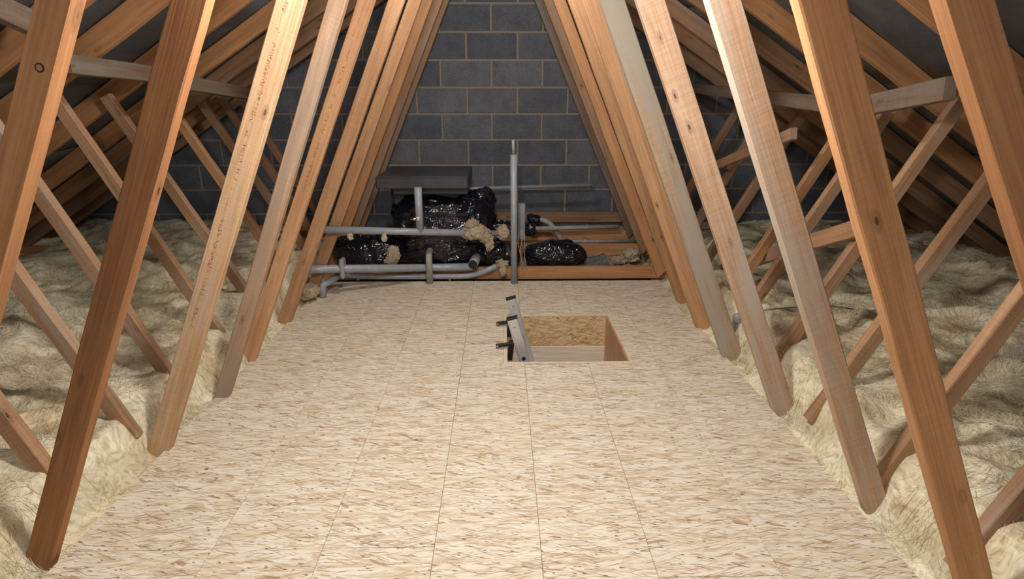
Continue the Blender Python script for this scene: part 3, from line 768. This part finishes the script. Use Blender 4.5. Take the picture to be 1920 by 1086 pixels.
l6 = pipe('standing_pipe', [Vector((vx, 4.075, -0.010)), Vector((vx - 0.004, 4.075, X6(290)))], 0.0240, 'tall grey standing pipe rising from the floor in front of the wall', group='grey plastic pipes at the far end of the floor')
collar('cap', Vector((vx - 0.004, 4.075, X6(288))), (0, 0, 1), 0.030, 0.042, PIPE, l6)
tube('thin_top', [Vector((vx - 0.005, 4.075, X6(290))), Vector((vx - 0.008, 4.075, X6(262)))], 0.0105, PIPE, l6)
collar('tip', Vector((vx - 0.008, 4.075, X6(259))), (0, 0, 1), 0.013, 0.022, PIPE, l6)
collar('socket', Vector((vx - 0.002, 4.075, X6(408))), (0, 0, 1), 0.0295, 0.060, PIPE, l6)
collar('socket', Vector((vx, 4.075, X6(503))), (0, 0, 1), 0.0290, 0.060, PIPE, l6)
collar('coupling', Vector((vx - 0.003, 4.075, X6(327))), (0, 0, 1), 0.0252, 0.030, PIPE, l6)

l7 = pipe('overflow_pipe', [at(872, 364, 5.10), at(876, 354, 5.12), at(1112, 347, 5.14)], 0.0165, 'thin grey pipe running along the block wall right of the tank', bend=0.02)
collar('coupling', at(951, 351.7, 5.13), at(1112, 347, 5.14) - at(876, 354, 5.12), 0.0185, 0.03, PIPE, l7)
l8 = pipe('waste_pipe', [at(990, 429, 4.74), at(1160, 425, 4.80)], 0.0185, 'straight grey pipe between the black sleeve and the right webs', PIPED)
s8 = blob('black_sleeve', at(992, 430, 4.72), (0.055, 0.05, 0.05), POLY, l8, 3.0, 0.008, 18, 41, (48, 30))
P9 = [at(1000, 411, 4.90), at(1028, 414, 4.88), at(1056, 453, 4.78)]
l9 = pipe('waste_pipe', P9, 0.0225, 'curved grey elbow pipe coming out of a black sleeve', PIPED, bend=0.12)
blob('black_sleeve', at(1001, 411, 4.90), (0.06, 0.05, 0.045), POLY, l9, 3.0, 0.008, 18, 43, (48, 30))
l10 = pipe('waste_pipe', [at(1046, 453, 4.76), at(1190, 452, 4.80)], 0.0150, 'thin dusty grey pipe just behind the ninth truss joist', PIPED)
collar('coupling', at(1098, 452.6, 4.775), (1, 0, 0), 0.0165, 0.05, PIPED, l10)
q = at(977, 412, 4.52)
dk = box('flat_duct', (q.x - 0.030, 4.50, q.z - 0.16), (q.x + 0.032, 4.55, q.z + 0.13), PIPE, None, 0.006); tag(dk, 'flat grey duct standing right behind the tall pipe', 'duct')

# ------------------------------------------------------------------ tufts, scraps, strings
def tuft(px, py, Y, size, label, seed, mat=TUFT, freq=16, wr=0.022):
    o = blob('wool_tuft', at(px, py, Y), size, mat, None, 2.0, wr, freq, seed, (64, 44), True, aniso=(1, 1, 0.8))
    tag(o, label, 'wool tuft', 'loose wool tufts around the pipes'); return o
def ragged(name, blobs, label, seed):
    """one ragged clump: lumps grown together into a single skin, with frayed strands"""
    bm = bmesh.new()
    for k_, (c, s_) in enumerate(blobs):
        nv = len(bm.verts); r = bmesh.ops.create_icosphere(bm, subdivisions=5, radius=1.0)
        P = np.array([v.co[:] for v in r['verts']]); d_ = 0.9 + 0.26 * fbm(P * 2.0 + seed + k_ * 4, 5, seed) + 0.30 * np.clip(1 - np.abs(fbm(P * np.array([5.0, 5.0, 2.2]) + seed, 3, seed + 2)) * 2, 0, 1)
        for v, q_, dd in zip(r['verts'], P, d_): v.co = Vector((q_[0] * s_[0] * dd + c.x, q_[1] * s_[1] * dd + c.y, q_[2] * s_[2] * dd + c.z))
    for f in bm.faces: f.smooth = True
    me = bpy.data.meshes.new('rag'); bm.to_mesh(me); bm.free()
    o0 = blobs[0][0]; 
    for v in me.vertices: v.co -= o0
    o = link(name, me, TUFT, None, o0); tag(o, label, 'wool tuft', 'loose wool tufts around the pipes'); return o
k = 4.12
ragged('wool_tuft', [(at(892, 434, k), (0.085, 0.05, 0.055)), (at(885, 422, k), (0.045, 0.035, 0.04)), (at(910, 446, k), (0.05, 0.035, 0.035)), (at(918, 458, k - .01), (0.030, 0.02, 0.045)), (at(874, 439, k), (0.03, 0.035, 0.03))],
       'large torn tan wool tuft hung over the long horizontal pipe', 5)
ragged('wool_tuft', [(at(943, 436, 4.19), (0.042, 0.035, 0.048))], 'small tan wool plug in the right end of the long horizontal pipe', 9)
ragged('wool_tuft', [(at(941, 494, 4.13), (0.042, 0.025, 0.030)), (at(943, 507, 4.12), (0.022, 0.014, 0.040))], 'greenish tan wool rag hanging from the bent pipe end', 12)
ragged('wool_tuft', [(at(738, 478, 4.10), (0.045, 0.03, 0.055)), (at(733, 488, 4.09), (0.045, 0.03, 0.03))], 'tan wool lump squeezed between two black plastic bundles', 15)
ragged('wool_tuft', [(at(1183, 478, 4.42), (0.07, 0.05, 0.055)), (at(1160, 488, 4.40), (0.06, 0.04, 0.03))], 'brown wool lump beside the right web feet behind the joist', 18)
def clump(px, py, Y, size, label, seed):
    o = blob('wool_clump', at(px, py, Y), size, WOOLD, None, 2.2, 0.018, 14, seed, (64, 40), False); tag(o, label, 'insulation'); return o
clump(584, 544, 3.70, (0.055, 0.06, 0.035), 'cream wool clump beside the elbow pipe in the far left floor corner', 31)
sc = link('slate_scrap', mesh([(-.11, -.02, -.04), (.10, -.02, -.04), (.04, .0, .055), (-.02, .0, .035), (-.11, .0, .02), (-.11, .01, -.04), (.10, .01, -.04), (.04, .03, .055), (-.02, .03, .035), (-.11, .03, .02)],
     [(0, 1, 2, 3, 4), (9, 8, 7, 6, 5), (0, 5, 6, 1), (1, 6, 7, 2), (2, 7, 8, 3), (3, 8, 9, 4), (4, 9, 5, 0)]), SCRAP, None, at(1122, 490, 4.36)); tag(sc, 'chipped dark grey slab scrap leaning right of the black bag', 'scrap')
ws = beam('wood_scrap', at(1085, 474, 4.52), at(1112, 482, 4.44), 0.03, 0.02, W_OLD, None); tag(ws, 'small dark wood offcut behind the black bag', 'scrap')
for j, (pts, lab) in enumerate((([(973, 436), (970, 455), (976, 478), (981, 503)], 'pale string hanging loose right of the tall pipe, nearest strand'),
                                ([(977, 432), (979, 452), (975, 470), (979, 502)], 'pale string hanging loose right of the tall pipe, middle strand'),
                                ([(983, 438), (984, 462), (983, 480), (987, 502)], 'pale string hanging loose right of the tall pipe, right strand'))):
    o = tube('string', bent([at(x, y, 4.19 + 0.005 * j) for x, y in pts], 0.05, 5), 0.0028, STRING, None, 6); tag(o, lab, 'string', 'strings beside the tall pipe')

# grey fitting with its cable on the right-hand wool
q = at(1382, 600, 2.92)
ft = empty('cable_fitting', q); tag(ft, 'small rounded grey plastic fitting on the wool between two right web feet', 'fitting')
blob('body', q + Vector((0.010, 0.0, -0.045)), (0.038, 0.03, 0.040), PIPE, ft, 3.2, 0.0, 5, 1, (40, 26))
kb = blob('knob', q + Vector((-0.006, -0.022, 0.018)), (0.027, 0.022, 0.030), PIPE, ft, 2.1, 0.0, 5, 1, (40, 26))
tube('eyelet', [q + Vector((0.002, -0.046, 0.020)), q + Vector((0.002, -0.036, 0.020))], 0.007, RUBBER, kb, 14)
cb = tube('cable', bent([q + Vector((0.03, -0.02, 0.03)), at(1432, 581, 2.62), at(1500, 576, 2.62), at(1560, 574, 2.66), at(1600, 580, 2.72)], 0.08), 0.0035, GALV, None, 8); tag(cb, 'thin grey cable stretched over the wool on the right', 'cable')
